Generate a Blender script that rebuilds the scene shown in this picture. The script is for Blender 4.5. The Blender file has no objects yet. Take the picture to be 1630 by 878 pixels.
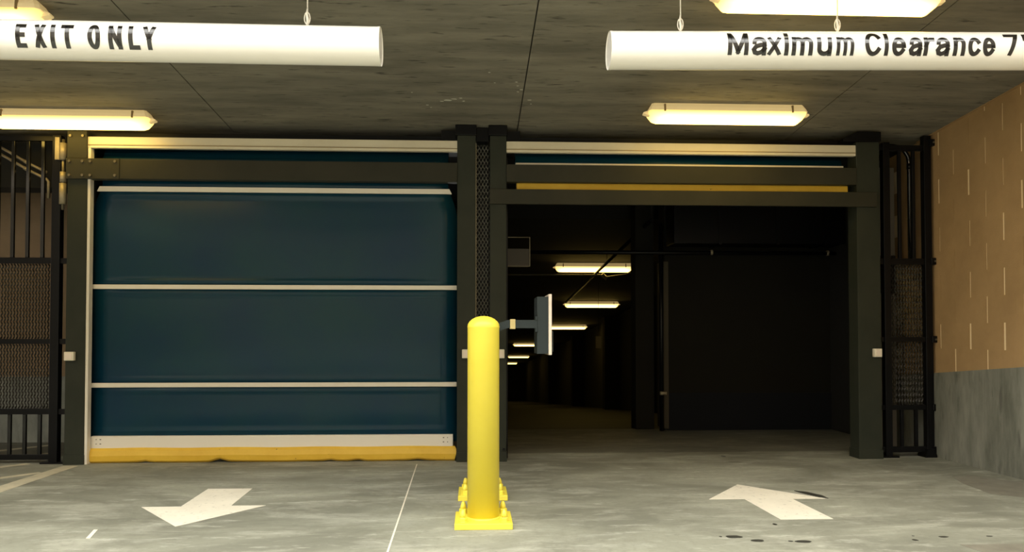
import bpy, bmesh, math, random
from mathutils import Vector, Matrix
random.seed(7)
R = math.radians
sc = bpy.context.scene
col = sc.collection

# ------------------------------------------------------------------ camera
cam = bpy.data.cameras.new('camera')
cam_o = bpy.data.objects.new('camera', cam)
col.objects.link(cam_o)
cam.sensor_width = 36.0
cam.lens = 1270.0 / 1630.0 * 36.0
cam.shift_y = 65.0 / 1630.0
cam_o.location = (0, 0, 1.0)
cam_o.rotation_euler = (R(91.4), 0, R(-2.7))
cam.clip_end = 300
sc.camera = cam_o

# ------------------------------------------------------------------ sky and exposure
w = bpy.data.worlds.new('overcast_sky')
sc.world = w
w.use_nodes = True
bg = w.node_tree.nodes['Background']
bg.inputs[0].default_value = (1.0, 0.975, 0.90, 1)
bg.inputs[1].default_value = 6.7
sc.view_settings.view_transform = 'Standard'
sc.view_settings.look = 'None'
sc.view_settings.gamma = 1
sc.view_settings.use_curve_mapping = False
sc.view_settings.exposure = 0.0
LAMP = 11.0          # radiance of the fluorescent diffusers

CEIL0, SLOPE = 2.70, -0.067          # ceiling height above the door line, fall per metre into the garage
def ceil_z(y): return CEIL0 + SLOPE * (y - 6.4)

# ------------------------------------------------------------------ materials
def mat(name, color, rough=0.6, metal=0.0, var=None, scale=6.0, stretch=(1, 1, 1), bump=0.0, bscale=60.0,
        contrast=(0.35, 0.65), fine=None, spec=0.5, coat=0.0):
    """principled material; var = second colour mixed in by stretched noise; fine = third colour in small specks"""
    m = bpy.data.materials.new(name)
    m.use_nodes = True
    nt = m.node_tree; N = nt.nodes; L = nt.links
    b = N['Principled BSDF']
    b.inputs['Base Color'].default_value = (*color, 1)
    b.inputs['Roughness'].default_value = rough
    b.inputs['Metallic'].default_value = metal
    b.inputs['Specular IOR Level'].default_value = spec
    b.inputs['Coat Weight'].default_value = coat
    if var or bump or fine:
        tc = N.new('ShaderNodeNewGeometry')
        mp = N.new('ShaderNodeMapping'); mp.inputs['Scale'].default_value = stretch
        L.new(tc.outputs['Position'], mp.inputs['Vector'])
    out = None
    if var:
        n = N.new('ShaderNodeTexNoise'); n.inputs['Scale'].default_value = scale
        n.inputs['Detail'].default_value = 9; n.inputs['Roughness'].default_value = 0.65
        L.new(mp.outputs[0], n.inputs['Vector'])
        r = N.new('ShaderNodeValToRGB')
        r.color_ramp.elements[0].position = contrast[0]; r.color_ramp.elements[1].position = contrast[1]
        r.color_ramp.elements[0].color = (*color, 1); r.color_ramp.elements[1].color = (*var, 1)
        L.new(n.outputs[0], r.inputs[0]); out = r.outputs[0]
    if fine:
        fc, fs, lo, hi = fine
        n2 = N.new('ShaderNodeTexNoise'); n2.inputs['Scale'].default_value = fs; n2.inputs['Detail'].default_value = 4
        L.new(mp.outputs[0], n2.inputs['Vector'])
        mr = N.new('ShaderNodeMapRange'); mr.inputs[1].default_value = lo; mr.inputs[2].default_value = hi
        L.new(n2.outputs[0], mr.inputs[0])
        mx = N.new('ShaderNodeMix'); mx.data_type = 'RGBA'
        mx.inputs[6].default_value = (*color, 1); mx.inputs[7].default_value = (*fc, 1)
        L.new(mr.outputs[0], mx.inputs[0])
        if out: L.new(out, mx.inputs[6])
        out = mx.outputs[2]
    if out: L.new(out, b.inputs['Base Color'])
    if bump:
        n3 = N.new('ShaderNodeTexNoise'); n3.inputs['Scale'].default_value = bscale; n3.inputs['Detail'].default_value = 6
        L.new(mp.outputs[0], n3.inputs['Vector'])
        bp = N.new('ShaderNodeBump'); bp.inputs['Strength'].default_value = bump; bp.inputs['Distance'].default_value = 0.004
        L.new(n3.outputs[0], bp.inputs['Height']); L.new(bp.outputs[0], b.inputs['Normal'])
    return m

def concrete_floor(name, c0, c1, c2, c3):
    """trowelled concrete: broad cloudy patches, long scuffs, pale specks"""
    m = bpy.data.materials.new(name); m.use_nodes = True
    nt = m.node_tree; N = nt.nodes; L = nt.links
    b = N['Principled BSDF']; b.inputs['Roughness'].default_value = 0.72; b.inputs['Specular IOR Level'].default_value = 0.35
    g = N.new('ShaderNodeNewGeometry')
    def noise(scale, stretch, detail=8, rough=0.6, dist=0.0):
        mp = N.new('ShaderNodeMapping'); mp.inputs['Scale'].default_value = stretch
        L.new(g.outputs['Position'], mp.inputs['Vector'])
        n = N.new('ShaderNodeTexNoise'); n.inputs['Scale'].default_value = scale
        n.inputs['Detail'].default_value = detail; n.inputs['Roughness'].default_value = rough
        n.inputs['Distortion'].default_value = dist
        L.new(mp.outputs[0], n.inputs['Vector']); return n.outputs[0]
    def mix(a, bcol, fac_out, lo, hi, amt=1.0):
        mr = N.new('ShaderNodeMapRange'); mr.inputs[1].default_value = lo; mr.inputs[2].default_value = hi
        mr.inputs[4].default_value = amt
        L.new(fac_out, mr.inputs[0])
        mx = N.new('ShaderNodeMix'); mx.data_type = 'RGBA'; mx.inputs[7].default_value = (*bcol, 1)
        L.new(mr.outputs[0], mx.inputs[0])
        if isinstance(a, tuple): mx.inputs[6].default_value = (*a, 1)
        else: L.new(a, mx.inputs[6])
        return mx.outputs[2]
    o = mix(c0, c1, noise(1.1, (0.8, 1.2, 1), 8, 0.65, 0.8), 0.36, 0.60)
    o = mix(o, c2, noise(2.6, (0.6, 1.6, 1), 9, 0.7, 0.4), 0.50, 0.70, 0.9)
    o = mix(o, c3, noise(7.0, (0.45, 1.5, 1), 10, 0.72), 0.56, 0.72, 0.8)
    o = mix(o, tuple(x * 0.55 for x in c0), noise(26.0, (1, 1, 1), 8, 0.75), 0.52, 0.74, 0.75)
    L.new(o, b.inputs['Base Color'])
    bp = N.new('ShaderNodeBump'); bp.inputs['Strength'].default_value = 0.25; bp.inputs['Distance'].default_value = 0.003
    L.new(noise(40, (1, 1, 1), 8), bp.inputs['Height']); L.new(bp.outputs[0], b.inputs['Normal'])
    return m

def lamp_mat(name, strength):
    """lit diffuser: whitest along the tubes, yellower towards its rim (object space)"""
    m = bpy.data.materials.new(name); m.use_nodes = True
    nt = m.node_tree; N = nt.nodes; L = nt.links
    N.remove(N['Principled BSDF'])
    tc = N.new('ShaderNodeTexCoord'); sp = N.new('ShaderNodeSeparateXYZ'); L.new(tc.outputs['Object'], sp.inputs[0])
    ax = N.new('ShaderNodeMath'); ax.operation = 'ABSOLUTE'; L.new(sp.outputs[0], ax.inputs[0])
    mrx = N.new('ShaderNodeMapRange'); mrx.inputs[1].default_value = 0.64; mrx.inputs[2].default_value = 0.48
    L.new(ax.outputs[0], mrx.inputs[0])
    mrz = N.new('ShaderNodeMapRange'); mrz.inputs[1].default_value = 0.0; mrz.inputs[2].default_value = -0.05
    L.new(sp.outputs[2], mrz.inputs[0])
    mu = N.new('ShaderNodeMath'); mu.operation = 'MULTIPLY'; L.new(mrx.outputs[0], mu.inputs[0]); L.new(mrz.outputs[0], mu.inputs[1])
    r = N.new('ShaderNodeMix'); r.data_type = 'RGBA'
    r.inputs[6].default_value = (0.135, 0.090, 0.028, 1); r.inputs[7].default_value = (1.0, 0.66, 0.135, 1)
    L.new(mu.outputs[0], r.inputs[0])
    em = N.new('ShaderNodeEmission'); em.inputs[1].default_value = strength
    L.new(r.outputs[2], em.inputs[0]); L.new(em.outputs[0], N['Material Output'].inputs[0])
    return m

M = {
 'floor': concrete_floor('floor_concrete', (0.29, 0.295, 0.235), (0.17, 0.172, 0.135), (0.40, 0.40, 0.335), (0.52, 0.52, 0.45)),
 'gfloor': concrete_floor('shade_toned_garage_concrete', (0.17, 0.168, 0.132), (0.10, 0.098, 0.076), (0.23, 0.225, 0.18), (0.30, 0.295, 0.25)),  # darker tone puts the shade behind the doors into the colour
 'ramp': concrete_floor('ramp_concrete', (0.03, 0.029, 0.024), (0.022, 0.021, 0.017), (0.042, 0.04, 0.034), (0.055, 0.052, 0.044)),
 'ceil': mat('ceiling_concrete', (0.27, 0.25, 0.195), 0.85, var=(0.145, 0.135, 0.105), scale=2.2, stretch=(0.45, 2.4, 1), bump=0.5, bscale=30, contrast=(0.36, 0.66),
             fine=((0.06, 0.055, 0.043), 15.0, 0.60, 0.74)),
 'joint': mat('joint_dark', (0.045, 0.042, 0.035), 0.9),
 'spatter': mat('white_spatter', (0.6, 0.58, 0.5), 0.8),
 'block': mat('tan_block', (0.43, 0.275, 0.125), 0.8, var=(0.36, 0.225, 0.10), scale=3.0, bump=0.5, bscale=90),
 'daylit_mortar': mat('daylit_mortar', (0.85, 0.68, 0.42), 0.85),  # pale tone paints in the daylight caught by the open joints
 'cement': mat('cement_skirt', (0.115, 0.118, 0.092), 0.85, var=(0.24, 0.24, 0.195), scale=3.0, stretch=(1, 1.8, 0.45), bump=0.5, bscale=30,
               fine=((0.10, 0.10, 0.08), 9.0, 0.58, 0.75)),
 'steel': mat('dark_green_steel', (0.026, 0.030, 0.021), 0.5, var=(0.034, 0.037, 0.026), scale=4, bump=0.05, spec=0.16),
 'beam': mat('bronze_steel', (0.028, 0.028, 0.018), 0.5, var=(0.036, 0.034, 0.022), scale=3, bump=0.05, spec=0.2),
 'black': mat('black_paint', (0.004, 0.004, 0.0045), 0.35, spec=0.2),
 'meshglint': mat('glint_grey_expanded_metal', (0.30, 0.29, 0.24), 0.32, 0.3),  # grey paints glints onto the black strands of the middle strip
 'gloss': mat('gloss_black_conduit', (0.008, 0.008, 0.008), 0.12, spec=0.6),
 'bay': mat('brown_bay_wall', (0.20, 0.13, 0.065), 0.85, var=(0.16, 0.105, 0.05), scale=3),
 'mesh': mat('black_expanded_metal', (0.028, 0.025, 0.02), 0.28, 0.3),
 'vinyl': mat('blue_vinyl', (0.0035, 0.031, 0.064), 0.22, var=(0.006, 0.042, 0.056), scale=1.2, bump=0.02, bscale=12, spec=0.22),
 'cream': mat('cream_aluminium', (0.72, 0.66, 0.50), 0.45, var=(0.66, 0.60, 0.45), scale=3),
 'rib': mat('off_white_strip', (0.80, 0.75, 0.64), 0.5),
 'yedge': mat('yellow_rubber_edge', (0.78, 0.50, 0.05), 0.5, var=(0.70, 0.43, 0.035), scale=5, fine=((0.10, 0.05, 0.02), 22.0, 0.70, 0.76)),
 'yellow': mat('bollard_yellow', (0.84, 0.71, 0.075), 0.42, var=(0.82, 0.68, 0.065), scale=5),
 'white': mat('white_pvc', (0.90, 0.87, 0.80), 0.22, spec=0.45),
 'letter': mat('black_gloss_vinyl', (0.012, 0.011, 0.010), 0.10, spec=0.9),
 'paint': mat('floor_paint', (0.78, 0.74, 0.62), 0.7, var=(0.70, 0.66, 0.55), scale=5, fine=((0.45, 0.44, 0.36), 30.0, 0.60, 0.74)),
 'wornpaint': mat('worn_floor_paint', (0.60, 0.55, 0.40), 0.75, var=(0.45, 0.42, 0.31), scale=9),
 'oil': mat('oil_stain', (0.035, 0.035, 0.028), 0.5),
 'dark_patch': mat('dark_floor_patch', (0.15, 0.14, 0.11), 0.6, var=(0.20, 0.19, 0.15), scale=8),  # darker tone for two flat floor patches
 'housing': mat('cream_plastic', (0.80, 0.70, 0.48), 0.5),
 'clip': mat('steel_clip', (0.30, 0.22, 0.10), 0.4, 0.4),
 'galv': mat('galvanised_steel', (0.42, 0.36, 0.24), 0.45, 0.35, var=(0.3, 0.25, 0.16), scale=15),
 'bolt': mat('bolt_steel', (0.16, 0.14, 0.10), 0.35, 0.5),
 'intdark': mat('near_black_concrete', (0.010, 0.0095, 0.007), 0.9, var=(0.007, 0.0065, 0.005), scale=3),  # near-black tone for garage walls, ceiling and gate header
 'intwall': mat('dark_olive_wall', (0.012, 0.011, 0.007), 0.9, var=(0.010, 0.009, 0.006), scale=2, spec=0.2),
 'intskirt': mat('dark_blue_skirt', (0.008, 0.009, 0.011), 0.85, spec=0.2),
 'inttan': mat('lit_tan_edge', (0.05, 0.04, 0.022), 0.8),  # lighter tan paints in the light on the inner wall's edge
 'reader': mat('slate_blue_grey', (0.033, 0.043, 0.045), 0.6, spec=0.2),
 'plate': mat('pale_pink_white', (0.85, 0.74, 0.62), 0.5),
 'strap': mat('tan_strap', (0.62, 0.50, 0.22), 0.6),
 'card': mat('tan_metal_box', (0.16, 0.14, 0.11), 0.6),
 'sensor': mat('sensor_white', (0.78, 0.72, 0.58), 0.5),
 'lamp': lamp_mat('lit_diffuser', LAMP),
 'cable': mat('white_cable', (0.80, 0.76, 0.66), 0.6),
 'blocker': mat('grey_brown_blocker', (0.22, 0.19, 0.15), 0.85, var=(0.18, 0.155, 0.125), scale=0.4),
}

hb = M['housing'].node_tree.nodes['Principled BSDF']           # translucent housing, lit from within by its tubes
hb.inputs['Emission Color'].default_value = (1.0, 0.70, 0.28, 1); hb.inputs['Emission Strength'].default_value = 0.28

# ------------------------------------------------------------------ mesh helpers
class MB:
    def __init__(s): s.v = []; s.f = []; s.sm = []
    def add(s, vs, fs, smooth=False):
        n = len(s.v); s.v += [tuple(p) for p in vs]
        for f in fs: s.f.append(tuple(i + n for i in f)); s.sm.append(smooth)
        return s
    def box(s, x0, x1, y0, y1, z0, z1, bev=0.0):
        if bev <= 0:
            vs = [(x, y, z) for x in (x0, x1) for y in (y0, y1) for z in (z0, z1)]
            fs = [(0, 1, 3, 2), (4, 6, 7, 5), (0, 4, 5, 1), (2, 3, 7, 6), (0, 2, 6, 4), (1, 5, 7, 3)]
            return s.add(vs, fs)
        bm = bmesh.new()
        bmesh.ops.create_cube(bm, size=1)
        for v in bm.verts:
            v.co = Vector((x0 + (v.co.x + .5) * (x1 - x0), y0 + (v.co.y + .5) * (y1 - y0), z0 + (v.co.z + .5) * (z1 - z0)))
        bmesh.ops.bevel(bm, geom=bm.edges[:], offset=bev, segments=2, affect='EDGES', profile=0.5)
        bm.verts.index_update()
        s.add([v.co[:] for v in bm.verts], [[v.index for v in f.verts] for f in bm.faces]); bm.free()
        return s
    def tube(s, pts, r, n=10, caps=True, smooth=True):
        """swept round bar through pts; r a number or one per point"""
        P = [Vector(p) for p in pts]; rs = r if isinstance(r, (list, tuple)) else [r] * len(P)
        base = len(s.v); prev = None
        for i, p in enumerate(P):
            t = (P[min(i + 1, len(P) - 1)] - P[max(i - 1, 0)]).normalized()
            if prev is None:
                a = Vector((0, 0, 1)) if abs(t.z) < .9 else Vector((1, 0, 0))
                u = t.cross(a).normalized()
            else: u = (prev - t * prev.dot(t)).normalized()
            prev = u; b = t.cross(u)
            for k in range(n):
                q = 2 * math.pi * k / n
                s.v.append(tuple(p + (u * math.cos(q) + b * math.sin(q)) * rs[i]))
        for i in range(len(P) - 1):
            for k in range(n):
                k2 = (k + 1) % n
                s.f.append((base + i * n + k, base + i * n + k2, base + (i + 1) * n + k2, base + (i + 1) * n + k)); s.sm.append(smooth)
        if caps:
            s.f.append(tuple(base + k for k in range(n))[::-1]); s.sm.append(False)
            s.f.append(tuple(base + (len(P) - 1) * n + k for k in range(n))); s.sm.append(False)
        return s
    def lathe(s, prof, cx, cy, n=32, smooth=True):
        """profile of (radius, z) turned about the vertical through cx, cy"""
        base = len(s.v)
        for (r, z) in prof:
            for k in range(n):
                q = 2 * math.pi * k / n
                s.v.append((cx + r * math.cos(q), cy + r * math.sin(q), z))
        for i in range(len(prof) - 1):
            for k in range(n):
                k2 = (k + 1) % n
                s.f.append((base + i * n + k, base + i * n + k2, base + (i + 1) * n + k2, base + (i + 1) * n + k)); s.sm.append(smooth)
        s.f.append(tuple(base + k for k in range(n))[::-1]); s.sm.append(False)
        s.f.append(tuple(base + (len(prof) - 1) * n + k for k in range(n))); s.sm.append(False)
        return s
    def prism(s, poly, a0, a1, axis='z'):
        """polygon extruded along an axis; poly in the other two axes (x,y / x,z / y,z)"""
        def P(p, a):
            return {'z': (p[0], p[1], a), 'y': (p[0], a, p[1]), 'x': (a, p[0], p[1])}[axis]
        n = len(poly); vs = [P(p, a0) for p in poly] + [P(p, a1) for p in poly]
        fs = [tuple(range(n))[::-1], tuple(range(n, 2 * n))] + [(i, (i + 1) % n, n + (i + 1) % n, n + i) for i in range(n)]
        return s.add(vs, fs)
    def mesh(s, name, m, off=(0, 0, 0)):
        me = bpy.data.meshes.new(name)
        me.from_pydata([(x - off[0], y - off[1], z - off[2]) for x, y, z in s.v], [], s.f)
        bm = bmesh.new(); bm.from_mesh(me); bmesh.ops.recalc_face_normals(bm, faces=bm.faces); bm.to_mesh(me); bm.free()
        for p, q in zip(me.polygons, s.sm): p.use_smooth = q
        if m: me.materials.append(M[m])
        return me
    def build(s, name, m, parent=None):
        """one mesh object; coordinates are world ones, made relative to the thing's base"""
        root = parent
        off = Vector((0, 0, 0))
        while root is not None: off += root.location; root = root.parent
        o = bpy.data.objects.new(name, s.mesh(name, m, off)); col.objects.link(o); o.parent = parent
        return o

def tag(o, label=None, cat=None, group=None, kind=None):
    if label: o['label'] = label
    if cat: o['category'] = cat
    if group: o['group'] = group
    if kind: o['kind'] = kind
    return o
def thing(name, loc, label, cat, group=None):
    o = bpy.data.objects.new(name, None); col.objects.link(o); o.location = loc; o.empty_display_size = .1
    return tag(o, label, cat, group)
def copy_tree(o, parent=None):
    c = o.copy(); col.objects.link(c); c.parent = parent
    for ch in list(o.children): copy_tree(ch, c)
    return c
def struct(name, mb, m, parent=None):
    o = mb.build(name, m, parent)
    if parent is None: o['kind'] = 'structure'
    return o

# ================================================================== THE SETTING
EDGE = 3.50                                     # front edge of the ceiling slab, towards the street
# floor: flat apron, then the ramp that falls into the garage
fl = struct('floor', MB().box(-14, 10, -30, 6.85, -.25, 0), 'floor')
struct('floor_garage', MB().box(-14, 10, 6.85, 8.6, -.25, 0), 'gfloor')  # slab split off to carry the painted-in shade tone
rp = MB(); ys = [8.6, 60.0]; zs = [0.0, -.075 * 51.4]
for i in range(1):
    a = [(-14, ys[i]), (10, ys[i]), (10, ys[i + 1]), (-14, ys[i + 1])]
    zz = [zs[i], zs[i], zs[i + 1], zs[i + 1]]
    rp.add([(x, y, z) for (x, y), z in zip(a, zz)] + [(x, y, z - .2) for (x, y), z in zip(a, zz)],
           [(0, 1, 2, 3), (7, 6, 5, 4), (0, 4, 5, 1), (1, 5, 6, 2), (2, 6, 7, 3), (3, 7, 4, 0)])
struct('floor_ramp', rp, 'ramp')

# ceiling: backing slab with separate cast panels below it, open joints between them
cb = MB()
def slab(mb, x0, x1, y0, y1, lo, hi):
    vs = []
    for y in (y0, y1):
        for x in (x0, x1):
            vs += [(x, y, ceil_z(y) + lo), (x, y, ceil_z(y) + hi)]
    return mb.add(vs, [(0, 2, 3, 1), (4, 5, 7, 6), (0, 1, 5, 4), (2, 6, 7, 3), (0, 4, 6, 2), (1, 3, 7, 5)])
slab(cb, -14, 10, EDGE, 6.95, .03, .5)
ceiling = struct('ceiling', cb, 'joint')
jx = [-13.8, -8.96, -6.63, -4.30, -1.983, .350, 2.655, 4.98, 9.9]
for a, b in zip(jx[:-1], jx[1:]):
    tagp = slab(MB(), a + .004, b - .004, EDGE, 6.95, 0, .03).build('ceiling_panel', 'ceil', ceiling)
slab_in = MB(); slab(slab_in, -14, 10, 6.95, 9.0, 0, .5); slab(slab_in, -14, 10, 9.0, 60, -.19, .31)
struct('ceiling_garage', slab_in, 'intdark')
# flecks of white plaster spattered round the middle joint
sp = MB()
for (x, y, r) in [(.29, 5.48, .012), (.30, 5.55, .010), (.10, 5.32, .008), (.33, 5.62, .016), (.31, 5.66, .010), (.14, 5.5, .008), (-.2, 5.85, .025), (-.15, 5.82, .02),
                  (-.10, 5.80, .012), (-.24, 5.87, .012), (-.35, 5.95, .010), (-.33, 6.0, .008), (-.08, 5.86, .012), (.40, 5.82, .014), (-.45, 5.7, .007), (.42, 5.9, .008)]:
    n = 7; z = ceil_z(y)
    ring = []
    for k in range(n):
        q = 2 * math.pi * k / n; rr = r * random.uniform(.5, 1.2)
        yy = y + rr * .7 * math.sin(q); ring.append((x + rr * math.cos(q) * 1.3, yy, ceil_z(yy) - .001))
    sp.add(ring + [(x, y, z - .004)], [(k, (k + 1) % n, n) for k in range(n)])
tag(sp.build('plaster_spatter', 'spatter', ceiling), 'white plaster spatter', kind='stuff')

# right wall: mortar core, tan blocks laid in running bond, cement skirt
wr = struct('wall_right', MB().box(3.845, 4.25, 2.6, 7.2, 0, 3.0), 'daylit_mortar')
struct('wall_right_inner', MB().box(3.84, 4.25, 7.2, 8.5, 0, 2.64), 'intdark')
bl = MB().box(-.0035, 0, -.2, .2, -.1, .1).mesh('block', 'block')
bz0 = .80
for r in range(13):
    for c in range(16):
        yc = 2.6 + .4 * c + (.2 if r % 2 else 0); zc = bz0 + r * .2 - .2
        if yc + .2 > 7.21 or zc - .1 > ceil_z(yc - .2): continue
        o = bpy.data.objects.new('block', bl); col.objects.link(o); o.parent = wr
        g = random.choice((.004, .009, .013, .016, .018, .021, .023))          # some joints are filled, others open
        o.location = (3.845 + random.uniform(-.0003, .0003), yc + g / 2, zc)
        o.scale = (1, 1 - g / .4, 1 if g else 1.0)
sk = MB()
sk.add([(3.822, 2.6, 0), (3.822, 7.2, 0), (3.822, 7.2, .635), (3.822, 2.6, 1.02), (3.85, 2.6, 0), (3.85, 7.2, 0), (3.85, 7.2, .635), (3.85, 2.6, 1.02)],
       [(0, 1, 2, 3), (7, 6, 5, 4), (0, 4, 5, 1), (1, 5, 6, 2), (2, 6, 7, 3), (3, 7, 4, 0)])
tag(sk.build('cement_skirt', 'cement', wr), 'stained grey cement skirt along the foot of the tan wall')
tr = MB()
tr.add([(3.82, 2.6, ceil_z(2.6) - .006), (3.82, 6.7, ceil_z(6.7) - .006), (3.85, 6.7, ceil_z(6.7) - .006), (3.85, 2.6, ceil_z(2.6) - .006)] +
       [(3.82, 2.6, ceil_z(2.6)), (3.82, 6.7, ceil_z(6.7)), (3.85, 6.7, ceil_z(6.7)), (3.85, 2.6, ceil_z(2.6))],
       [(0, 1, 2, 3), (7, 6, 5, 4), (0, 4, 5, 1), (1, 5, 6, 2), (2, 6, 7, 3), (3, 7, 4, 0)])
tr.build('caulk_line', 'block', wr)
# left bay: back wall behind the gate, two tones, and the side that closes it off from the lane
wl = struct('wall_left_bay', MB().box(-13.9, -3.28, 7.78, 8.0, 0, 2.62), 'bay')
MB().box(-13.9, -3.28, 7.765, 7.79, 0, .62).build('cement_skirt', 'cement', wl)
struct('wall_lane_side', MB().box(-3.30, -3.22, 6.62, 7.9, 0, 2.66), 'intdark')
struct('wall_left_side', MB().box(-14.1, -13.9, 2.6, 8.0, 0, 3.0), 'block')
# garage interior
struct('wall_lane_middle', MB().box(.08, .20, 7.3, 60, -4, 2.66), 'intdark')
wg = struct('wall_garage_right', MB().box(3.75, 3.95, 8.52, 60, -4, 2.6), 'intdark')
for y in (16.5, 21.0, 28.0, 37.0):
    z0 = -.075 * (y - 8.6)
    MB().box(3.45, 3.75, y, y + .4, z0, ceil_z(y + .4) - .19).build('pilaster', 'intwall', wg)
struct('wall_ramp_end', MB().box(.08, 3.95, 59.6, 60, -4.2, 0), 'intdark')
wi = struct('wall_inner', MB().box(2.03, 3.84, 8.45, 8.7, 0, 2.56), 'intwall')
MB().box(2.03, 3.84, 8.435, 8.455, 0, .40).build('skirt_band', 'intskirt', wi)
tag(MB().box(2.01, 2.07, 8.43, 8.7, .02, 1.8).build('lit_edge_strip', 'inttan', wi), 'tan strip painted as the lit edge of the inner wall')
struct('column_inner', MB().box(1.74, 1.94, 8.55, 8.8, -.05, 2.54), 'intwall')
struct('sky_blocker_opposite', MB().box(-30, 30, -30.5, -30, 0, 25), 'blocker')  # unseen slab added to cut low sky light and darken the garage
struct('sky_blocker_right', MB().box(3.85, 4.25, -6, 2.6, 0, 4.2), 'blocker')  # out of view, added to narrow the sky from the right
struct('sky_blocker_left', MB().box(-5.9, -5.6, -6, 5.2, 0, 2.78), 'blocker')  # likewise added on the left to hold back side daylight

# painted and stained marks on the floor
def decal(name, pts, m, z=.002, label=None):
    o = MB().prism(pts, .0002, z).build(name, m, fl)
    if label: o['label'] = label
    return o
decal('painted_arrow', [(-1.743, 5.345), (-1.456, 5.345), (-1.434, 4.81), (-1.232, 4.81), (-1.569, 4.298), (-1.946, 4.795), (-1.721, 4.80)], 'paint', .002,
      'white arrow painted on the exit lane, pointing out to the street')
decal('painted_arrow', [(1.673, 4.31), (1.965, 4.31), (1.957, 4.85), (2.162, 4.85), (1.775, 5.335), (1.44, 4.86), (1.66, 4.86)], 'paint', .002,
      'white arrow painted on the entry lane, pointing into the garage')
decal('tyre_mark', [(2.07, 5.10), (2.13, 5.065), (2.185, 4.95), (2.185, 4.855), (2.14, 4.90), (2.085, 5.03)], 'oil', .003, 'black tyre mark')
decal('painted_line', [(-3.17, 6.34), (-3.055, 6.34), (-3.03, 5.2), (-3.03, 2.0), (-3.19, 2.0), (-3.165, 5.4)], 'wornpaint', .002, 'worn pale lane edge line')
d = Vector((.6, .8)); nn = Vector((.8, -.6)) * .035
for (x, y) in ((-3.18, 6.04), (-3.50, 6.47), (-3.61, 7.04), (-3.88, 7.56)):
    p = Vector((x, y)); q = p - d * 1.6
    m = 'wornpaint'
    if y < 6.6: decal('hatch_line', [tuple(p + nn), tuple(q + nn), tuple(q - nn), tuple(p - nn)], m, .002, 'worn diagonal hatch line')
    else:
        t = (6.66 - y) / d.y; q = p + d * max(t, -1.6)
        MB().prism([tuple(p + nn * 1.3), tuple(q + nn * 1.3), tuple(q - nn * 1.3), tuple(p - nn * 1.3)], .0002, .002).build('hatch_line', m, fl)
decal('paint_dash', [(-1.965, 4.25), (-1.945, 4.25), (-1.90, 4.07), (-1.92, 4.07)], 'paint')
decal('saw_cut', [(-.452, 6.3), (-.444, 6.3), (-.42, 5.0), (-.388, 3.3), (-.398, 3.3), (-.428, 5.0)], 'paint', .0015, 'thin pale saw cut')
def blob(x, y, rx, ry, m='oil', nm='oil_stain'):
    n = 12; decal(nm, [(x + rx * random.uniform(.8, 1.1) * math.cos(2 * math.pi * k / n), y + ry * random.uniform(.8, 1.1) * math.sin(2 * math.pi * k / n)) for k in range(n)], m, .0012)
for a in ((1.295, 3.952, .044, .030), (1.385, 3.874, .036, .026), (1.605, 3.845, .042, .026), (1.545, 3.855, .012, .012), (2.166, 3.849, .014, .016),
          (2.341, 3.903, .026, .014), (2.578, 3.904, .016, .012), (2.078, 6.60, .02, .035), (1.60, 4.204, .011, .02), (1.23, 3.96, .008, .01), (2.2, 3.93, .006, .008)):
    blob(*a)
decal('dark_floor_patch', [(3.40, 5.55), (3.55, 5.60), (3.79, 5.30), (3.80, 4.6), (3.5, 4.75), (3.28, 4.95), (3.32, 5.3)], 'dark_patch', .001, 'darker patch at the wall foot')
decal('dark_floor_patch', [(2.33, 3.75), (2.7, 3.76), (3.0, 3.70), (3.0, 3.60), (2.36, 3.60)], 'dark_patch', .001)

# ================================================================== STEEL DOOR FRAMES
def bolts(parent, pts, y, r=.011, m='bolt'):
    for (x, z) in pts:
        o = MB().tube([(x, y + .004, z), (x, y - .012, z)], r, 6, smooth=False).build('bolt', m, parent)
def post(parent, x0, x1, z1, m='steel'):
    o = MB().box(x0, x1, 6.40, 6.56, 0, z1, .004).build('post', m, parent)
    MB().box(x0 - .004, x1 + .004, 6.392, 6.568, 0, .075, .002).build('post_shoe', m, o)
    return o
fL = thing('steel_door_frame', (-1.6, 6.48, 0), 'dark green steel post and beam frame around the closed blue door', 'door frame')
post(fL, -3.195, -3.047, 2.60); pl = post(fL, -.139, .009, 2.62)
MB().box(-3.19, -.139, 6.385, 6.47, 2.238, 2.392, .003).build('header_beam', 'beam', fL)
MB().box(-3.198, -2.79, 6.377, 6.386, 2.235, 2.396, .002).build('splice_plate', 'beam', fL)
MB().box(-3.196, -3.046, 6.389, 6.401, 2.40, 2.615, .002).build('gusset_plate', 'beam', fL)
bolts(fL, [(x, z) for x in (-3.17, -3.07, -3.01, -2.82) for z in (2.262, 2.372)], 6.377)
bolts(fL, [(x, 2.575) for x in (-3.17, -3.075)], 6.389)
MB().box(-.154, .016, 6.375, 6.58, 2.615, ceil_z(6.4) - .002, .004).build('cap_bracket', 'black', fL)
MB().prism([(-.154, 2.665), (-.154, 2.58), (-.27, 2.60), (-.27, 2.665)], 6.44, 6.52, 'y').build('knee_bracket', 'black', fL)
fR = thing('steel_door_frame', (1.7, 6.48, 0), 'dark green steel post and twin-beam frame around the open entry lane', 'door frame')
post(fR, .125, .257, 2.62); post(fR, 3.142, 3.336, 2.66, 'steel')
MB().box(.257, 3.142, 6.39, 6.47, 2.245, 2.385, .003).build('header_beam', 'beam', fR)
MB().box(.122, 3.30, 6.372, 6.40, 2.062, 2.182, .003).build('header_beam', 'beam', fR)
MB().box(.112, .262, 6.375, 6.58, 2.615, ceil_z(6.4) - .002, .004).build('cap_bracket', 'black', fR)
MB().prism([(.262, 2.665), (.262, 2.58), (.37, 2.60), (.37, 2.665)], 6.44, 6.52, 'y').build('knee_bracket', 'black', fR)
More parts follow.
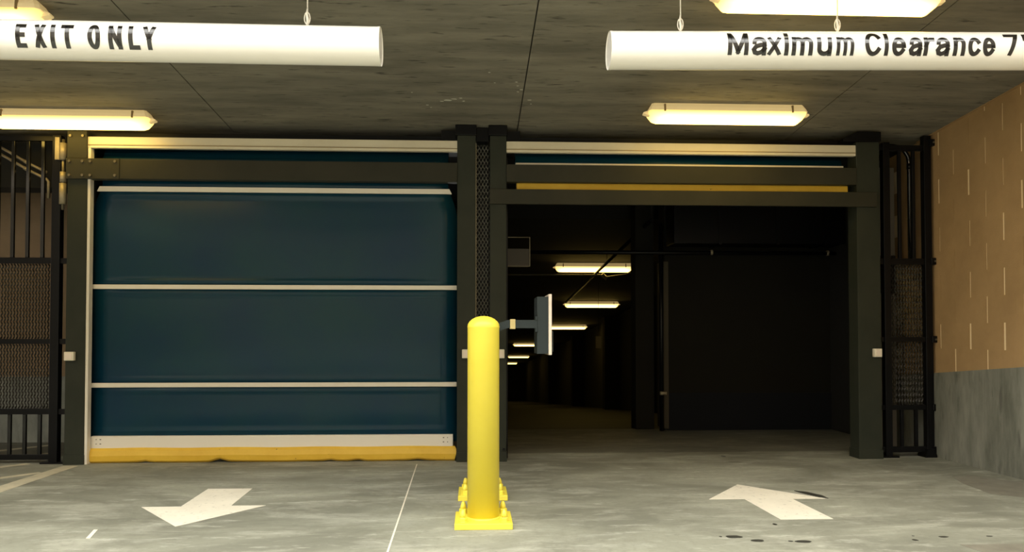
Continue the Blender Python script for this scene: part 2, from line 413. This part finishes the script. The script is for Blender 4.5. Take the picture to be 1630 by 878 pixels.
MB().prism([(3.02, 2.62), (3.14, 2.68), (3.34, 2.68), (3.34, 2.60), (3.02, 2.60)], 6.375, 6.55, 'y').build('cap_bracket', 'black', fR)
bolts(fR, [(.235, .10)], 6.40, .012, 'black')
MB().box(.016, .112, 6.44, 6.56, 2.58, ceil_z(6.45) - .005).build('tie_block', 'black', fL)

# ================================================================== ROLL-UP DOORS
def hood(parent, x0, x1):
    h = MB().box(x0, x1, 6.41, 6.455, 2.487, 2.576, .003).build('hood_rail', 'cream', parent)
    MB().box(x0, x1, 6.404, 6.412, 2.508, 2.513).build('rail_groove', 'clip', h)
    MB().box(x0 - .02, x1 + .02, 6.46, 6.92, 2.56, 2.62).build('hood_cover', 'black', parent)
    return h
def bulge(z, cuts):
    """how far the fabric stands forward of the door plane: slack between ribs, puckered beside them"""
    y = 0
    for a, b in zip(cuts[:-1], cuts[1:]):
        if a <= z <= b: y = -.016 * math.sin(math.pi * (z - a) / (b - a))
    for c in cuts:
        d_ = abs(z - c); y -= .014 * math.exp(-((d_ - .045) / .017) ** 2)
    return y
cuts = [.20, .612, 1.395, 2.18]
dL = thing('roll_up_door', (-1.6, 6.52, 0), 'closed blue vinyl roll-up door with white ribs and yellow bottom edge', 'garage door')
mb = MB(); nz, nx = 130, 20
for i in range(nz + 1):
    z = .15 + (2.44 - .15) * i / nz
    inset = 0 if z < 1.95 else .075 * min(1, ((z - 1.95) / .25)) ** 1.6
    for j in range(nx + 1):
        u = j / nx; x = (-3.052 + inset) + u * ((-.140 - inset) - (-3.052 + inset))
        side = 1 - (2 * u - 1) ** 8
        mb.v.append((x, 6.515 + bulge(z, cuts) * side + .003 * math.sin(x * 4 + z * 2), z))
for i in range(nz):
    for j in range(nx):
        a = i * (nx + 1) + j; mb.f.append((a, a + 1, a + nx + 2, a + nx + 1)); mb.sm.append(True)
cu = mb.build('curtain', 'vinyl', dL)
sol = cu.modifiers.new('thickness', 'SOLIDIFY'); sol.thickness = .004; sol.offset = 1
for z, a, b in ((.612, -3.046, -.143), (1.395, -3.055, -.143), (2.178, -2.990, -.205)):
    if z > 2: MB().prism([(a, z + .02), (b, z + .02), (b + .02, z - .02), (a - .02, z - .02)], 6.490, 6.505, 'y').build('rib', 'rib', dL)
    else: MB().box(a, b, 6.490, 6.507, z - .018, z + .018, .003).build('rib', 'rib', dL)
bb = MB().box(-3.030, -.172, 6.478, 6.53, .112, .21, .004).build('bottom_bar', 'rib', dL)
for x in (-2.985, -2.955, -2.95, -.215, -.245, -.25):
    for z in (.185, .15): MB().tube([(x, 6.480, z), (x, 6.474, z)], .004, 6, smooth=False).build('rivet', 'bolt', bb)
ye = MB(); nxx = 90; prof = [(6.47, .118), (6.455, .10), (6.447, .06), (6.452, .018), (6.47, .003), (6.55, .003), (6.562, .06), (6.55, .118)]
nick = [(-2.02, .05, .022), (-.93, .05, .012), (-2.6, .03, .008), (-.45, .06, .010), (-1.15, .04, .01)]
for i in range(nxx + 1):
    x = -3.05 + (2.905) * i / nxx
    e = min(i, nxx - i); tap = 0 if e > 0 else .012
    for (y, z) in prof:
        zz = z
        if z < .05:
            for (xn, wn, hn) in nick: zz += hn * math.exp(-((x - xn) / wn) ** 2)
        xx = x + (tap if i == 0 else -tap if i == nxx else 0) * (1 if z < .03 or z > .1 else 0)
        ye.v.append((xx, y, zz + .002 * math.sin(x * 9)))
n = len(prof)
for i in range(nxx):
    for k in range(n): ye.f.append((i * n + k, i * n + (k + 1) % n, (i + 1) * n + (k + 1) % n, (i + 1) * n + k)); ye.sm.append(False)
ye.f.append(tuple(range(n))); ye.sm.append(False); ye.f.append(tuple(nxx * n + k for k in range(n))); ye.sm.append(False)
tag(ye.build('bottom_edge', 'yedge', dL), 'scuffed yellow rubber bottom edge')
hood(dL, -3.052, -.139)
MB().tube([(-2.975, 6.645, 2.42), (-.215, 6.645, 2.42)], .125, 28).build('curtain_roll', 'vinyl', dL)
MB().box(-3.046, -3.024, 6.41, 6.47, 0, 2.487, .002).build('guide_strip', 'rib', dL)
MB().box(-.142, -.120, 6.57, 6.60, 0, 2.487, .002).build('guide_strip', 'black', dL)
dR = thing('roll_up_door', (1.7, 6.52, 2.2), 'rolled-up blue vinyl door with its yellow edge showing between two beams', 'garage door')
hood(dR, .257, 3.150)
MB().tube([(.335, 6.645, 2.42), (3.075, 6.645, 2.42)], .125, 28).build('curtain_roll', 'vinyl', dR)
MB().box(.335, 3.075, 6.488, 6.51, 2.395, 2.42, .002).build('rib', 'rib', dR)
MB().prism([(6.47, 2.268), (6.455, 2.25), (6.45, 2.20), (6.47, 2.15), (6.54, 2.15), (6.55, 2.20), (6.54, 2.268)], .343, 3.092, 'x').build('bottom_edge', 'yedge', dR)
MB().box(3.144, 3.168, 6.41, 6.47, 0, 2.487, .002).build('guide_strip', 'rib', dR)
MB().box(.259, .275, 6.57, 6.60, 0, 2.487, .002).build('guide_strip', 'black', dR)

# ================================================================== EXPANDED METAL
def expanded(mb, x0, x1, z0, z1, y, px=.024, pz=.046, wd=.0078):
    """diamond lattice of flat slanted strands"""
    nx = max(1, round((x1 - x0) / px)); nz = max(1, round((z1 - z0) / pz)); px = (x1 - x0) / nx; pz = (z1 - z0) / nz
    def strand(a, b):
        dx, dz = b[0] - a[0], b[1] - a[1]; l = math.hypot(dx, dz); ox, oz = -dz / l * wd / 2, dx / l * wd / 2
        mb.add([(a[0] - ox, y - .004, a[1] - oz), (a[0] + ox, y + .004, a[1] + oz), (b[0] + ox, y + .004, b[1] + oz), (b[0] - ox, y - .004, b[1] - oz),
                (a[0] - ox * .4, y + .001, a[1] - oz), (b[0] - ox * .4, y + .001, b[1] - oz)], [(0, 1, 2, 3), (0, 3, 5, 4)])
    for i in range(nx):
        for k in range(nz):
            cx, cz = x0 + px * (i + .5), z0 + pz * (k + .5)
            L_, R_, T_, B_ = (cx - px / 2, cz), (cx + px / 2, cz), (cx, cz + pz / 2), (cx, cz - pz / 2)
            strand(L_, T_); strand(T_, R_); strand(R_, B_); strand(B_, L_)
    return mb
cm = thing('expanded_metal_strip', (.067, 6.53, 0), 'tall black expanded metal strip between the two middle posts', 'metal mesh')
tag(expanded(MB(), .012, .122, .02, 2.57, 6.52, .0275, .05, .006).build('lattice', 'meshglint', cm), kind='stuff')
MB().box(.009, .016, 6.50, 6.54, .0, 2.58).build('edge_angle', 'galv', cm)
MB().box(.016, .122, 6.60, 6.62, 0, 2.58).build('backing_plate', 'black', cm)

# ================================================================== LEFT GATE
gt = thing('security_gate', (-4.0, 6.5, 0), 'black barred security gate with expanded metal panels left of the blue door', 'gate')
X0 = -5.25
MB().box(-3.352, -3.285, 6.47, 6.535, 0, 2.60, .003).build('gate_post', 'black', gt)
MB().box(-3.40, -3.225, 6.44, 6.56, 0, .012).build('foot_plate', 'black', gt)
for z0, z1 in ((1.578, 1.625), (.94, .98), (.385, .43), (.028, .068), (2.555, 2.595)):
    MB().box(X0, -3.352, 6.485, 6.52, z0, z1, .002).build('rail', 'black', gt)
for z in (1.60, .96, .405, 2.35):
    MB().box(-3.285, -3.225, 6.485, 6.515, z - .022, z + .022, .002).build('lug', 'black', gt)
bm_up = MB().box(-.0125, .0125, -.0125, .0125, 0, .93, .002).mesh('bar', 'gloss')
bm_lo = MB().box(-.0125, .0125, -.0125, .0125, 0, .317, .002).mesh('bar', 'gloss')
x = -3.435
while x > X0:
    for me, z in ((bm_up, 1.625), (bm_lo, .068)):
        o = bpy.data.objects.new('bar', me); col.objects.link(o); o.parent = gt; o.location = (x + 4.0, .003, z)
    x -= .1155
tag(expanded(MB(), -4.55, -3.352, .98, 1.578, 6.505).build('lattice', 'mesh', gt), kind='stuff')
tag(expanded(MB(), -4.55, -3.352, .43, .94, 6.505).build('lattice', 'mesh', gt), kind='stuff')
for z0, z1, r in ((2.395, 2.53, .027), (2.22, 2.30, .024), (2.045, 2.21, .027)):
    MB().tube([(-3.255, 6.45, z0), (-3.255, 6.45, z1)], r, 14).build('hinge_barrel', 'galv', gt)
MB().tube([(-3.255, 6.45, 2.0), (-3.255, 6.45, 2.56)], .012, 8).build('hinge_pin', 'bolt', gt)
MB().box(-3.325, -3.29, 6.455, 6.47, 2.40, 2.58, .002).build('latch_plate', 'galv', gt)
# header that shades the bay behind the gate, and two conduits dropping under it
struct('trim_1', MB().box(-13.8, -3.30, 6.70, 6.95, 2.22, 2.66), 'intdark')
for i, dx in enumerate((0, .055)):
    c = thing('conduit', (-3.9, 6.62, 2.3), ['upper', 'lower'][i] + ' of two slanting metal conduits behind the gate bars', 'conduit', 'slanting conduits behind the gate')
    c['label'] = ['slanting metal conduit behind the gate bars, the upper of the pair', 'slanting metal conduit behind the gate bars, the lower, bent down at its end'][i]
    pts = [(-4.6, 6.62, 2.955 - dx), (-3.62 + dx * .3, 6.62, 2.40 - dx * .75)]
    pts = [(-4.05, 6.62, 2.655 - dx), (-3.62, 6.62, 2.405 - dx), (-3.47 + .0 * dx, 6.62, 2.33 - dx)]
    if i: pts += [(-3.455, 6.62, 2.255), (-3.455, 6.62, 2.12)]
    MB().tube(pts, .011, 8).build('pipe', 'galv', c)
    MB().tube([(pts[1][0] - .03, 6.62, pts[1][2] + .0165), (pts[1][0], 6.62, pts[1][2])], .0145, 8).build('coupling', 'galv', c)

# ================================================================== RIGHT FENCE PANEL
ft = thing('security_fence', (3.6, 6.5, 0), 'black barred fence panel with expanded metal beside the tan block wall', 'fence')
MB().box(3.405, 3.462, 6.47, 6.53, 0, 2.62, .003).build('fence_post', 'black', ft)
MB().box(3.755, 3.815, 6.47, 6.53, 0, 2.68, .003).build('fence_post', 'black', ft)
MB().box(3.37, 3.50, 6.44, 6.56, 0, .014).build('foot_plate', 'black', ft)
MB().prism([(3.72, 0), (3.82, 0), (3.82, .014), (3.80, .07), (3.74, .07), (3.72, .014)], 6.44, 6.56, 'y').build('foot_plate', 'black', ft)
for z0, z1, xa in ((1.60, 1.65, 3.37), (.955, .995, 3.345), (.39, .43, 3.345), (.04, .085, 3.36), (2.555, 2.60, 3.34)):
    MB().box(xa, 3.755, 6.482, 6.522, z0, z1, .002).build('rail', 'black', ft)
for z in (1.625, .975, .41, .06, 2.62):
    MB().box(3.80, 3.855, 6.455, 6.50, z - .028, z + .028, .004).build('wall_lug', 'black', ft)
    MB().tube([(3.83, 6.456, z), (3.83, 6.448, z)], .008, 8, smooth=False).build('bolt', 'bolt', ft)
for x in (3.555, 3.675):
    MB().box(x - .0125, x + .0125, 6.488, 6.513, 1.65, 2.555, .002).build('bar', 'black', ft)
    MB().box(x - .0125, x + .0125, 6.488, 6.513, .085, .39, .002).build('bar', 'black', ft)
tag(expanded(MB(), 3.462, 3.755, .995, 1.60, 6.51).build('lattice', 'mesh', ft), kind='stuff')
tag(expanded(MB(), 3.462, 3.755, .43, .955, 6.51).build('lattice', 'mesh', ft), kind='stuff')
# trunking and conduits behind the fence panel
tk = thing('cable_trunking', (3.58, 6.95, 0), 'grey metal trunking standing behind the right fence panel', 'trunking')
MB().box(3.49, 3.73, 6.9, 7.05, 0, 2.5, .004).build('trunk_body', 'card', tk)
MB().box(3.605, 3.613, 6.894, 6.901, .1, 2.45).build('cover_seam', 'black', tk)
jb = thing('junction_box', (3.42, 6.6, 1.35), 'black junction box at the top of the right expanded metal panel', 'box')
MB().box(3.37, 3.54, 6.535, 6.62, 1.36, 1.68, .006).build('box_body', 'black', jb)
MB().box(3.385, 3.525, 6.528, 6.536, 1.375, 1.665, .003).build('box_lid', 'black', jb)
for i, (xa, zt, xb) in enumerate(((3.70, 2.62, 3.52), (3.485, 2.56, 3.40))):
    c = thing('conduit', (xa, 6.6, 1.68), ('black conduit with an elbow behind the right fence bars, nearer the tan wall', 'black conduit with an elbow beside the right steel post, above the junction box')[i],
              'conduit', 'black conduits behind the right fence')
    pts = [(xa, 6.60, 1.682 if i else 1.62)] + [(xa, 6.60, zt - .14)] + [(xa - .14 + .14 * math.cos(q), 6.60, zt - .14 + .14 * math.sin(q)) for q in (R(22), R(45), R(68))] + [(xa - .14, 6.60, zt), (min(xb, xa - .16), 6.60, zt)]
    MB().tube(pts, .018, 12).build('pipe', 'gloss', c)
    MB().tube([(xa, 6.6, zt - .20), (xa, 6.6, zt - .15)], .022, 12).build('coupling', 'black', c)

# ================================================================== PHOTO-EYE SENSORS
def sensor(x0, x1, z0, z1, label):
    t = thing('door_sensor', ((x0 + x1) / 2, 6.38, z0), label, 'sensor', 'door sensors on the posts')
    b = MB().box(x0, x1, 6.355, 6.392, z0, z1, .004).build('case', 'sensor', t)
    MB().box(x0 + .012, x1 - .012, 6.352, 6.357, z0 + .012, z1 - .012, .001).build('lens_cover', 'plate', t)
    MB().box((x0 + x1) / 2 - .02, (x0 + x1) / 2 + .02, 6.385, 6.402, z0 + .01, z1 - .01).build('bracket', 'black', t)
sensor(-3.184, -3.11, .812, .88, 'small white sensor box on the leftmost steel post')
sensor(-.098, -.028, .826, .896, 'small white sensor box left of the bollard, on the blue door side')
sensor(.168, .240, .826, .896, 'small white sensor box right of the bollard, on the open lane side')
sensor(3.255, 3.32, .832, .900, 'small white sensor box on the rightmost steel post')

# ================================================================== BOLLARDS
def bollard():
    t = thing('bollard', (0, 0, 0), 'yellow steel bollard', 'bollard', 'yellow bollards between the lanes')
    prof = [(.0855, .03)] + [(.0855, 1.045)] + [(.0865, 1.047), (.0865, 1.052)] + [(.0865 * math.cos(q), 1.052 + .058 * math.sin(q)) for q in [R(a) for a in (15, 30, 45, 60, 75, 87)]]
    MB().lathe(prof, 0, 0, 40).build('pipe', 'yellow', t)
    MB().lathe([(.094, .03), (.092, .036), (.0865, .041)], 0, 0, 32).build('weld_bead', 'yellow', t)
    MB().box(-.151, .151, -.151, .151, 0, .032, .003).build('base_plate', 'yellow', t)
    for sx in (-1, 1):
        for sy in (-1, 1):
            x, y = sx * .108, sy * .108
            b = MB().lathe([(.027, .032), (.027, .036)], x, y, 14).build('washer', 'yellow', t)
            MB().lathe([(.0235, .036), (.0235, .054), (.019, .058)], x, y, 6, False).build('nut', 'yellow', b)
            MB().lathe([(.018, .056), (.015, .074), (.009, .092), (.004, .096)], x, y, 12).build('anchor_stud', 'yellow', b)
    return t
b1 = bollard(); b1.location = (.049, 4.302, 0); b1['label'] = 'bright yellow domed steel bollard standing in front, between the two lanes'
b2 = copy_tree(b1); b2.location = (.053, 5.03, 0); b2['label'] = 'second yellow bollard hidden behind the front one, only its base showing'

# ================================================================== CARD READER ON AN ARM
rd = thing('card_reader', (.12, 5.03, .9), 'slate grey antenna panel with pale face on a bent arm behind the bollard', 'card reader')
MB().box(.398, .470, 5.05, 5.30, .889, 1.252, .003).build('panel_body', 'reader', rd)
MB().box(.470, .490, 5.035, 5.315, .882, 1.268, .002).build('face_plate', 'plate', rd)
MB().box(.490, .508, 5.12, 5.2, .90, 1.035, .003).build('keypad', 'reader', rd)
MB().prism([(.398, 1.052), (.398, 1.104), (.21, 1.104), (.142, 1.080), (.142, 1.028), (.21, 1.052)], 5.05, 5.10, 'y').build('arm', 'reader', rd)
MB().box(.226, .260, 5.046, 5.104, 1.047, 1.109, .002).build('strap', 'strap', rd)
for z in (1.115, 1.04): MB().box(.386, .398, 5.04, 5.11, z - .012, z + .012, .002).build('mounting_lug', 'reader', rd)

# ================================================================== SIGN TUBES
def arc(cx, cy, rx, ry, a0, a1, n=10): return [(cx + rx * math.cos(R(a0 + (a1 - a0) * k / n)), cy + ry * math.sin(R(a0 + (a1 - a0) * k / n))) for k in range(n + 1)]
def arch(x0, x1, lo=0): return [(x0, .62)] + arc((x0 + x1) / 2, .68, (x1 - x0) / 2, .32, 180, 0) + [(x1, lo)]
BOWL = [(1, .58), (.62, .54), (.22, .46), (0, .25), (.12, .06), (.4, 0), (.75, .08), (1, .30)]
STROKES = {                                        # centre lines of a condensed grotesque, in a unit box
 'E': [[(1, 1), (0, 1), (0, 0), (1, 0)], [(0, .52), (.88, .52)]], 'X': [[(.08, 1), (.92, 0)], [(.92, 1), (.08, 0)]], 'I': [[(.5, 0), (.5, 1)]],
 'T': [[(0, 1), (1, 1)], [(.5, 0), (.5, 1)]], 'O': [arc(.5, .5, .5, .5, 90, 450, 28)], 'N': [[(0, 0), (0, 1)], [(1, 0), (1, 1)], [(.04, .95), (.96, .05)]],
 'L': [[(0, 1), (0, 0), (1, 0)]], 'Y': [[(.06, 1), (.5, .45)], [(.94, 1), (.5, .45)], [(.5, 0), (.5, .5)]],
 'M': [[(0, 0), (0, 1)], [(1, 0), (1, 1)], [(.06, .95), (.5, .06)], [(.94, .95), (.5, .06)]],
 'a': [[(.06, .74)] + arc(.52, .70, .48, .30, 160, 0) + [(1, 0)], BOWL], 'x': [[(.1, 1), (.9, 0)], [(.9, 1), (.1, 0)]],
 'i': [[(.5, 0), (.5, .70)], [(.5, .95), (.5, 1)]], 'm': [[(0, 0), (0, 1)], arch(0, .5), arch(.5, 1)], 'n': [[(0, 0), (0, 1)], arch(0, 1)],
 'u': [[(1, 1), (1, 0)], [(0, 1)] + arc(.5, .32, .5, .32, 180, 360) + [(1, .4)]], 'C': [arc(.5, .5, .5, .5, 38, 322, 24)], 'l': [[(.5, 0), (.5, 1)]],
 'e': [[(.02, .52), (.98, .52)], arc(.5, .5, .5, .5, 2, 325, 26)], 'r': [[(0, 0), (0, 1)], [(0, .55), (.25, .85), (.6, .98), (1, .98)]], 'c': [arc(.5, .5, .5, .5, 38, 322, 24)],
 '7': [[(0, 1), (1, 1), (.75, .62), (.42, 0)]], "'": [[(.5, 1), (.5, 0)]]}
def glyph(ch, wd, ht, t):
    """flat letter of width wd, height ht, stroke t, as a bmesh with its lower left corner at the origin"""
    bm = bmesh.new()
    for line in STROKES[ch]:
        P = [Vector((t / 2 + u * (wd - t), t / 2 + v * (ht - t))) for u, v in line]
        closed = (P[0] - P[-1]).length < 1e-6
        if not closed:
            P[0] = P[0] + (P[0] - P[1]).normalized() * t / 2; P[-1] = P[-1] + (P[-1] - P[-2]).normalized() * t / 2
        prev = None
        for i, p in enumerate(P):
            if closed: d0 = (P[i] - P[i - 1 if i else -2]).normalized(); d1 = (P[(i + 1) if i < len(P) - 1 else 1] - P[i]).normalized()
            else: d0 = (P[i] - P[i - 1]).normalized() if i else (P[1] - P[0]).normalized(); d1 = (P[i + 1] - P[i]).normalized() if i < len(P) - 1 else d0
            n0 = Vector((-d0.y, d0.x)); n1 = Vector((-d1.y, d1.x)); mi = (n0 + n1)
            mi = mi / max(.35, mi.length_squared) * 2 if mi.length > 1e-6 else n0
            q = mi * t / 2
            a = bm.verts.new((p.x + q.x, min(ht, max(0, p.y + q.y)), 0)); b = bm.verts.new((p.x - q.x, min(ht, max(0, p.y - q.y)), 0))
            if prev: bm.faces.new((prev[0], a, b, prev[1]))
            prev = (a, b)
    return bm
RT = .0925
def letter(parent, ch, x0, x1, s0, s1, yc, zc_of, t=.0208):
    """a letter cut from gloss vinyl and wrapped on the tube between x0..x1 and arc angles s0..s1 (degrees)"""
    ht = R(s1 - s0) * RT
    bm = glyph(ch, x1 - x0, ht, min(t, x1 - x0, (x1 - x0) * .20 if ch == 'm' else 1))
    for k in range(1, 14):
        bmesh.ops.bisect_plane(bm, geom=bm.verts[:] + bm.edges[:] + bm.faces[:], plane_co=(0, ht * k / 14, 0), plane_no=(0, 1, 0))
    off = parent.location; r_ = RT + .0012
    for v in bm.verts:
        x = x0 + v.co.x; a = R(s0) + v.co.y / RT
        v.co = Vector((x, yc - r_ * math.cos(a), zc_of(x) + r_ * math.sin(a))) - off
    bmesh.ops.recalc_face_normals(bm, faces=bm.faces[:])
    me = bpy.data.meshes.new('letter'); bm.to_mesh(me); bm.free()
    me.materials.append(M['letter'])
    o = bpy.data.objects.new('letter', me); col.objects.link(o); o.parent = parent
    return o
YT = 3.9
def tube_sign(x0, x1, zc_of, label, cables, words):
    t = thing('hanging_sign', ((x0 + x1) / 2, YT, zc_of((x0 + x1) / 2) - RT), label, 'sign', 'hanging tube signs')
    MB().tube([(x0, YT, zc_of(x0)), (x1, YT, zc_of(x1))], RT, 64, caps=False).build('tube', 'white', t)
    for x, s in ((x0, 1), (x1, -1)):
        z = zc_of(x)
        MB().tube([(x + s * .000, YT, z), (x + s * .012, YT, z)], [RT - .001, RT - .001], 48).build('end_cap', 'white', t)
        MB().tube([(x - s * .004, YT, z), (x + s * .010, YT, z)], [RT + .0008, RT + .0008], 48, caps=False).build('cap_rim', 'white', t)
    for x in cables:
        z = zc_of(x) + RT; zt = ceil_z(YT) - .002
        c = MB().tube([(x, YT, z - .004), (x + .003, YT, z + .03), (x - .002, YT, z + .06), (x + .001, YT, z + .09)], [.0062, .0075, .006, .0035], 8).build('cable_tail', 'cable', t)
        MB().tube([(x + .001, YT, z + .08), (x, YT, zt)], .0032, 6).build('cable', 'cable', t)
        loop = [(x + .014 * math.cos(q), YT, z + .040 + .030 * math.sin(q)) for q in [2 * math.pi * k / 14 for k in range(15)]]
        MB().tube(loop, .0028, 6).build('hook', 'cable', t)
        MB().lathe([(.02, zt - .006), (.02, zt)], x, YT, 12).build('ceiling_anchor', 'cable', t)
    for (ch, a, b, s0, s1) in words: letter(t, ch, a, b, s0, s1, YT, zc_of)
    return t

zl = lambda x: 2.4175 - (x + .49) * .0015
zr = lambda x: 2.4175 + (x - .68) * .0147
CA, CB = 29.5, -41.5
exit_words = [('E', -2.150, -2.102, CB, CA), ('X', -2.066, -2.012, CB, CA), ('I', -1.990, -1.969, CB, CA), ('T', -1.942, -1.885, CB, CA),
              ('O', -1.8195, -1.761, CB - 1, CA + 2), ('N', -1.7245, -1.662, CB, CA), ('L', -1.632, -1.580, CB, CA), ('Y', -1.567, -1.504, CB, CA)]
XH, BL, CP = 24, -33, 40.5
clear_words = [('M', 1.236, 1.338, BL + 1, CP), ('a', 1.354, 1.427, BL, XH), ('x', 1.429, 1.505, BL, XH), ('i', 1.517, 1.538, BL, CP + 1), ('m', 1.554, 1.659, BL, XH),
               ('u', 1.680, 1.754, BL - 1, XH - 1), ('m', 1.778, 1.865, BL, XH), ('C', 1.9195, 2.006, BL - 1, CP + 2), ('l', 2.019, 2.039, BL, CP), ('e', 2.056, 2.126, BL - 1, XH),
               ('a', 2.142, 2.208, BL - 1, XH), ('r', 2.218, 2.272, BL, XH), ('a', 2.2785, 2.348, BL - 1, XH), ('n', 2.368, 2.429, BL, XH), ('c', 2.442, 2.510, BL - 1, XH),
               ('e', 2.517, 2.581, BL - 1, XH), ('7', 2.628, 2.702, BL, CP - 1), ("'", 2.722, 2.745, 12, CP - 1)]
tube_sign(-3.4, -.462, zl, 'white tube sign reading EXIT ONLY hung over the exit lane', (-.8165, -3.0), exit_words)
tube_sign(.668, 3.55, zr, 'white tube sign reading Maximum Clearance hung over the entry lane', (1.0247, 1.8246, 3.2), clear_words)

# ================================================================== FLUORESCENT LIGHTS
def rings(mb, rs, closed_last=True, closed_first=False):
    base = len(mb.v)
    for (a, b, z) in rs:
        c = min(a, b) * .25
        mb.v += [(-a + c, -b, z), (a - c, -b, z), (a, -b + c, z), (a, b - c, z), (a - c, b, z), (-a + c, b, z), (-a, b - c, z), (-a, -b + c, z)]
    for i in range(len(rs) - 1):
        for k in range(8):
            k2 = (k + 1) % 8
            mb.f.append((base + i * 8 + k, base + i * 8 + k2, base + (i + 1) * 8 + k2, base + (i + 1) * 8 + k)); mb.sm.append(False)
    if closed_last: mb.f.append(tuple(base + (len(rs) - 1) * 8 + k for k in range(8))); mb.sm.append(False)
    if closed_first: mb.f.append(tuple(base + k for k in range(8))); mb.sm.append(False)
    return mb
def fixture():
    t = thing('fluorescent_light', (0, 0, 0), 'fluorescent batten light', 'light')
    rings(MB(), [(.625, .080, .006), (.615, .076, .03), (.595, .062, .062)], True, True).build('housing', 'housing', t)
    rings(MB(), [(.618, .077, .005), (.612, .074, -.012), (.585, .060, -.050), (.56, .035, -.066)], True, True).build('diffuser', 'lamp', t)
    for s in (-1, 1):
        MB().prism([(s * .60, -.022), (s * .655, -.006), (s * .655, .004), (s * .60, .024)], -.022, .022, 'y').build('end_lug', 'housing', t)
        for y in (-1, 1):
            MB().box(s * .50 - .007, s * .50 + .007, y * .074 - .009, y * .074 + .009, -.004, .05, .002).build('clip', 'clip', t)
    return t
F0 = fixture(); first = True
tilt = math.atan(SLOPE)
for i, (x, y, lab, grp) in enumerate((
    (1.878, 4.125, 'lit fluorescent batten on the ceiling just above the Maximum Clearance sign', 'entrance ceiling lights'),
    (1.895, 5.90, 'lit fluorescent batten on the ceiling in front of the open entry lane', 'entrance ceiling lights'),
    (-3.07, 6.20, 'lit fluorescent batten on the ceiling above the left gate and door post', 'entrance ceiling lights'),
    (-2.96, 4.47, 'lit fluorescent batten at the top left, above the EXIT ONLY sign', 'entrance ceiling lights'),
    (1.838, 12.2, 'largest and nearest lit batten inside the open garage lane', 'garage ramp lights'),
    (2.583, 17.5, 'second lit batten down the garage ramp, below the nearest one', 'garage ramp lights'),
    (2.762, 23.8, 'third lit batten down the ramp, half behind the card reader panel', 'garage ramp lights'),
    (2.216, 33.1, 'fourth lit batten down the ramp, left of the card reader panel', 'garage ramp lights'),
    (2.50, 45.1, 'fifth lit batten down the ramp, second lowest in the lane', 'garage ramp lights'),
    (2.40, 56.0, 'farthest and lowest lit batten down the ramp, close beside the middle post', 'garage ramp lights'))):
    t = F0 if i == 0 else copy_tree(F0)
    t.location = (x, y, ceil_z(y) - .063 - (.19 if y > 9 else 0)); t.rotation_euler = (tilt, 0, 0); t.scale = (.965, 1, 1)
    tag(t, lab, None, grp)

# ================================================================== INSIDE THE GARAGE
sp_ = thing('sprinkler_pipe', (2, 8.3, 1.88), 'black pipe crossing the dark garage lane below its ceiling', 'pipe')
MB().tube([(.20, 8.3, 1.88), (3.84, 8.3, 1.88)], .022, 10).build('pipe', 'black', sp_)
for x in (2.5, 3.75): MB().tube([(x - .012, 8.3, 1.885), (x + .012, 8.3, 1.885)], .028, 10).build('clamp', 'galv', sp_)
dc = thing('duct', (2.9, 8.3, 1.95), 'black boxed duct above the dark inner wall', 'duct')
MB().box(2.04, 3.83, 8.05, 8.40, 1.95, 2.5, .01).build('duct_body', 'black', dc)
for x in (2.5, 3.1, 3.6): MB().box(x, x + .03, 8.04, 8.41, 1.94, 2.51).build('duct_flange', 'black', dc)
c = thing('conduit', (1.84, 12, 2.0), 'dark conduit running down the lane ceiling, crossing in front of the nearest garage light', 'conduit')
MB().tube([(1.84, 8.2, 2.21), (1.84, 16, 1.685)], .020, 8).build('pipe', 'black', c)
for y in (8.2, 11.0, 13.6): 
    z = 2.21 - (y - 8.2) * .0673
    MB().tube([(1.84, y, z), (1.84, y, ceil_z(y) - (.19 if y >= 9 else 0))], .005, 6).build('hanger_rod', 'black', c)
c = thing('conduit', (1, 12, 1.93), 'thin pale conduit crossing the lane under the nearest garage light', 'conduit')
MB().tube([(.20, 12, 1.928), (1.9, 12, 1.930), (2.02, 12, 1.90), (2.3, 12, 1.94), (2.46, 12, 2.0)], .012, 8).build('pipe', 'galv', c)
MB().tube([(1.93, 12, 1.94), (2.01, 12, 1.87)], .03, 8).build('fitting', 'galv', c)
c = thing('drain_pipe', (1.98, 8.40, 0), 'black upright pipe at the corner of the dark inner wall', 'pipe')
MB().tube([(1.985, 8.40, 0), (1.985, 8.40, 2.2)], .024, 10).build('pipe', 'black', c)
MB().tube([(1.96, 8.36, .40), (2.03, 8.36, .40)], .02, 8).build('valve', 'galv', c)
bx = thing('wall_box', (.4, 8.2, 1.72), 'tan metal box in an open frame on the lane wall beside the middle post', 'box')
MB().box(.205, .565, 8.21, 8.38, 1.725, 1.905, .004).build('box_body', 'card', bx)
for z in (1.72, 2.018): MB().box(.20, .575, 8.2, 8.215, z, z + .007).build('frame_bar', 'galv', bx)
MB().box(.567, .575, 8.2, 8.215, 1.72, 2.02).build('frame_bar', 'galv', bx)
hs = thing('hanging_tag', (2.18, 14, .8), 'small pale notice hanging in the dark garage lane', 'notice')
MB().box(2.14, 2.235, 14, 14.012, .79, 1.0, .003).build('notice_board', 'card', hs)
MB().tube([(2.188, 14.006, .99), (2.188, 14.006, ceil_z(14) - .19)], .003, 5).build('wire', 'black', hs)
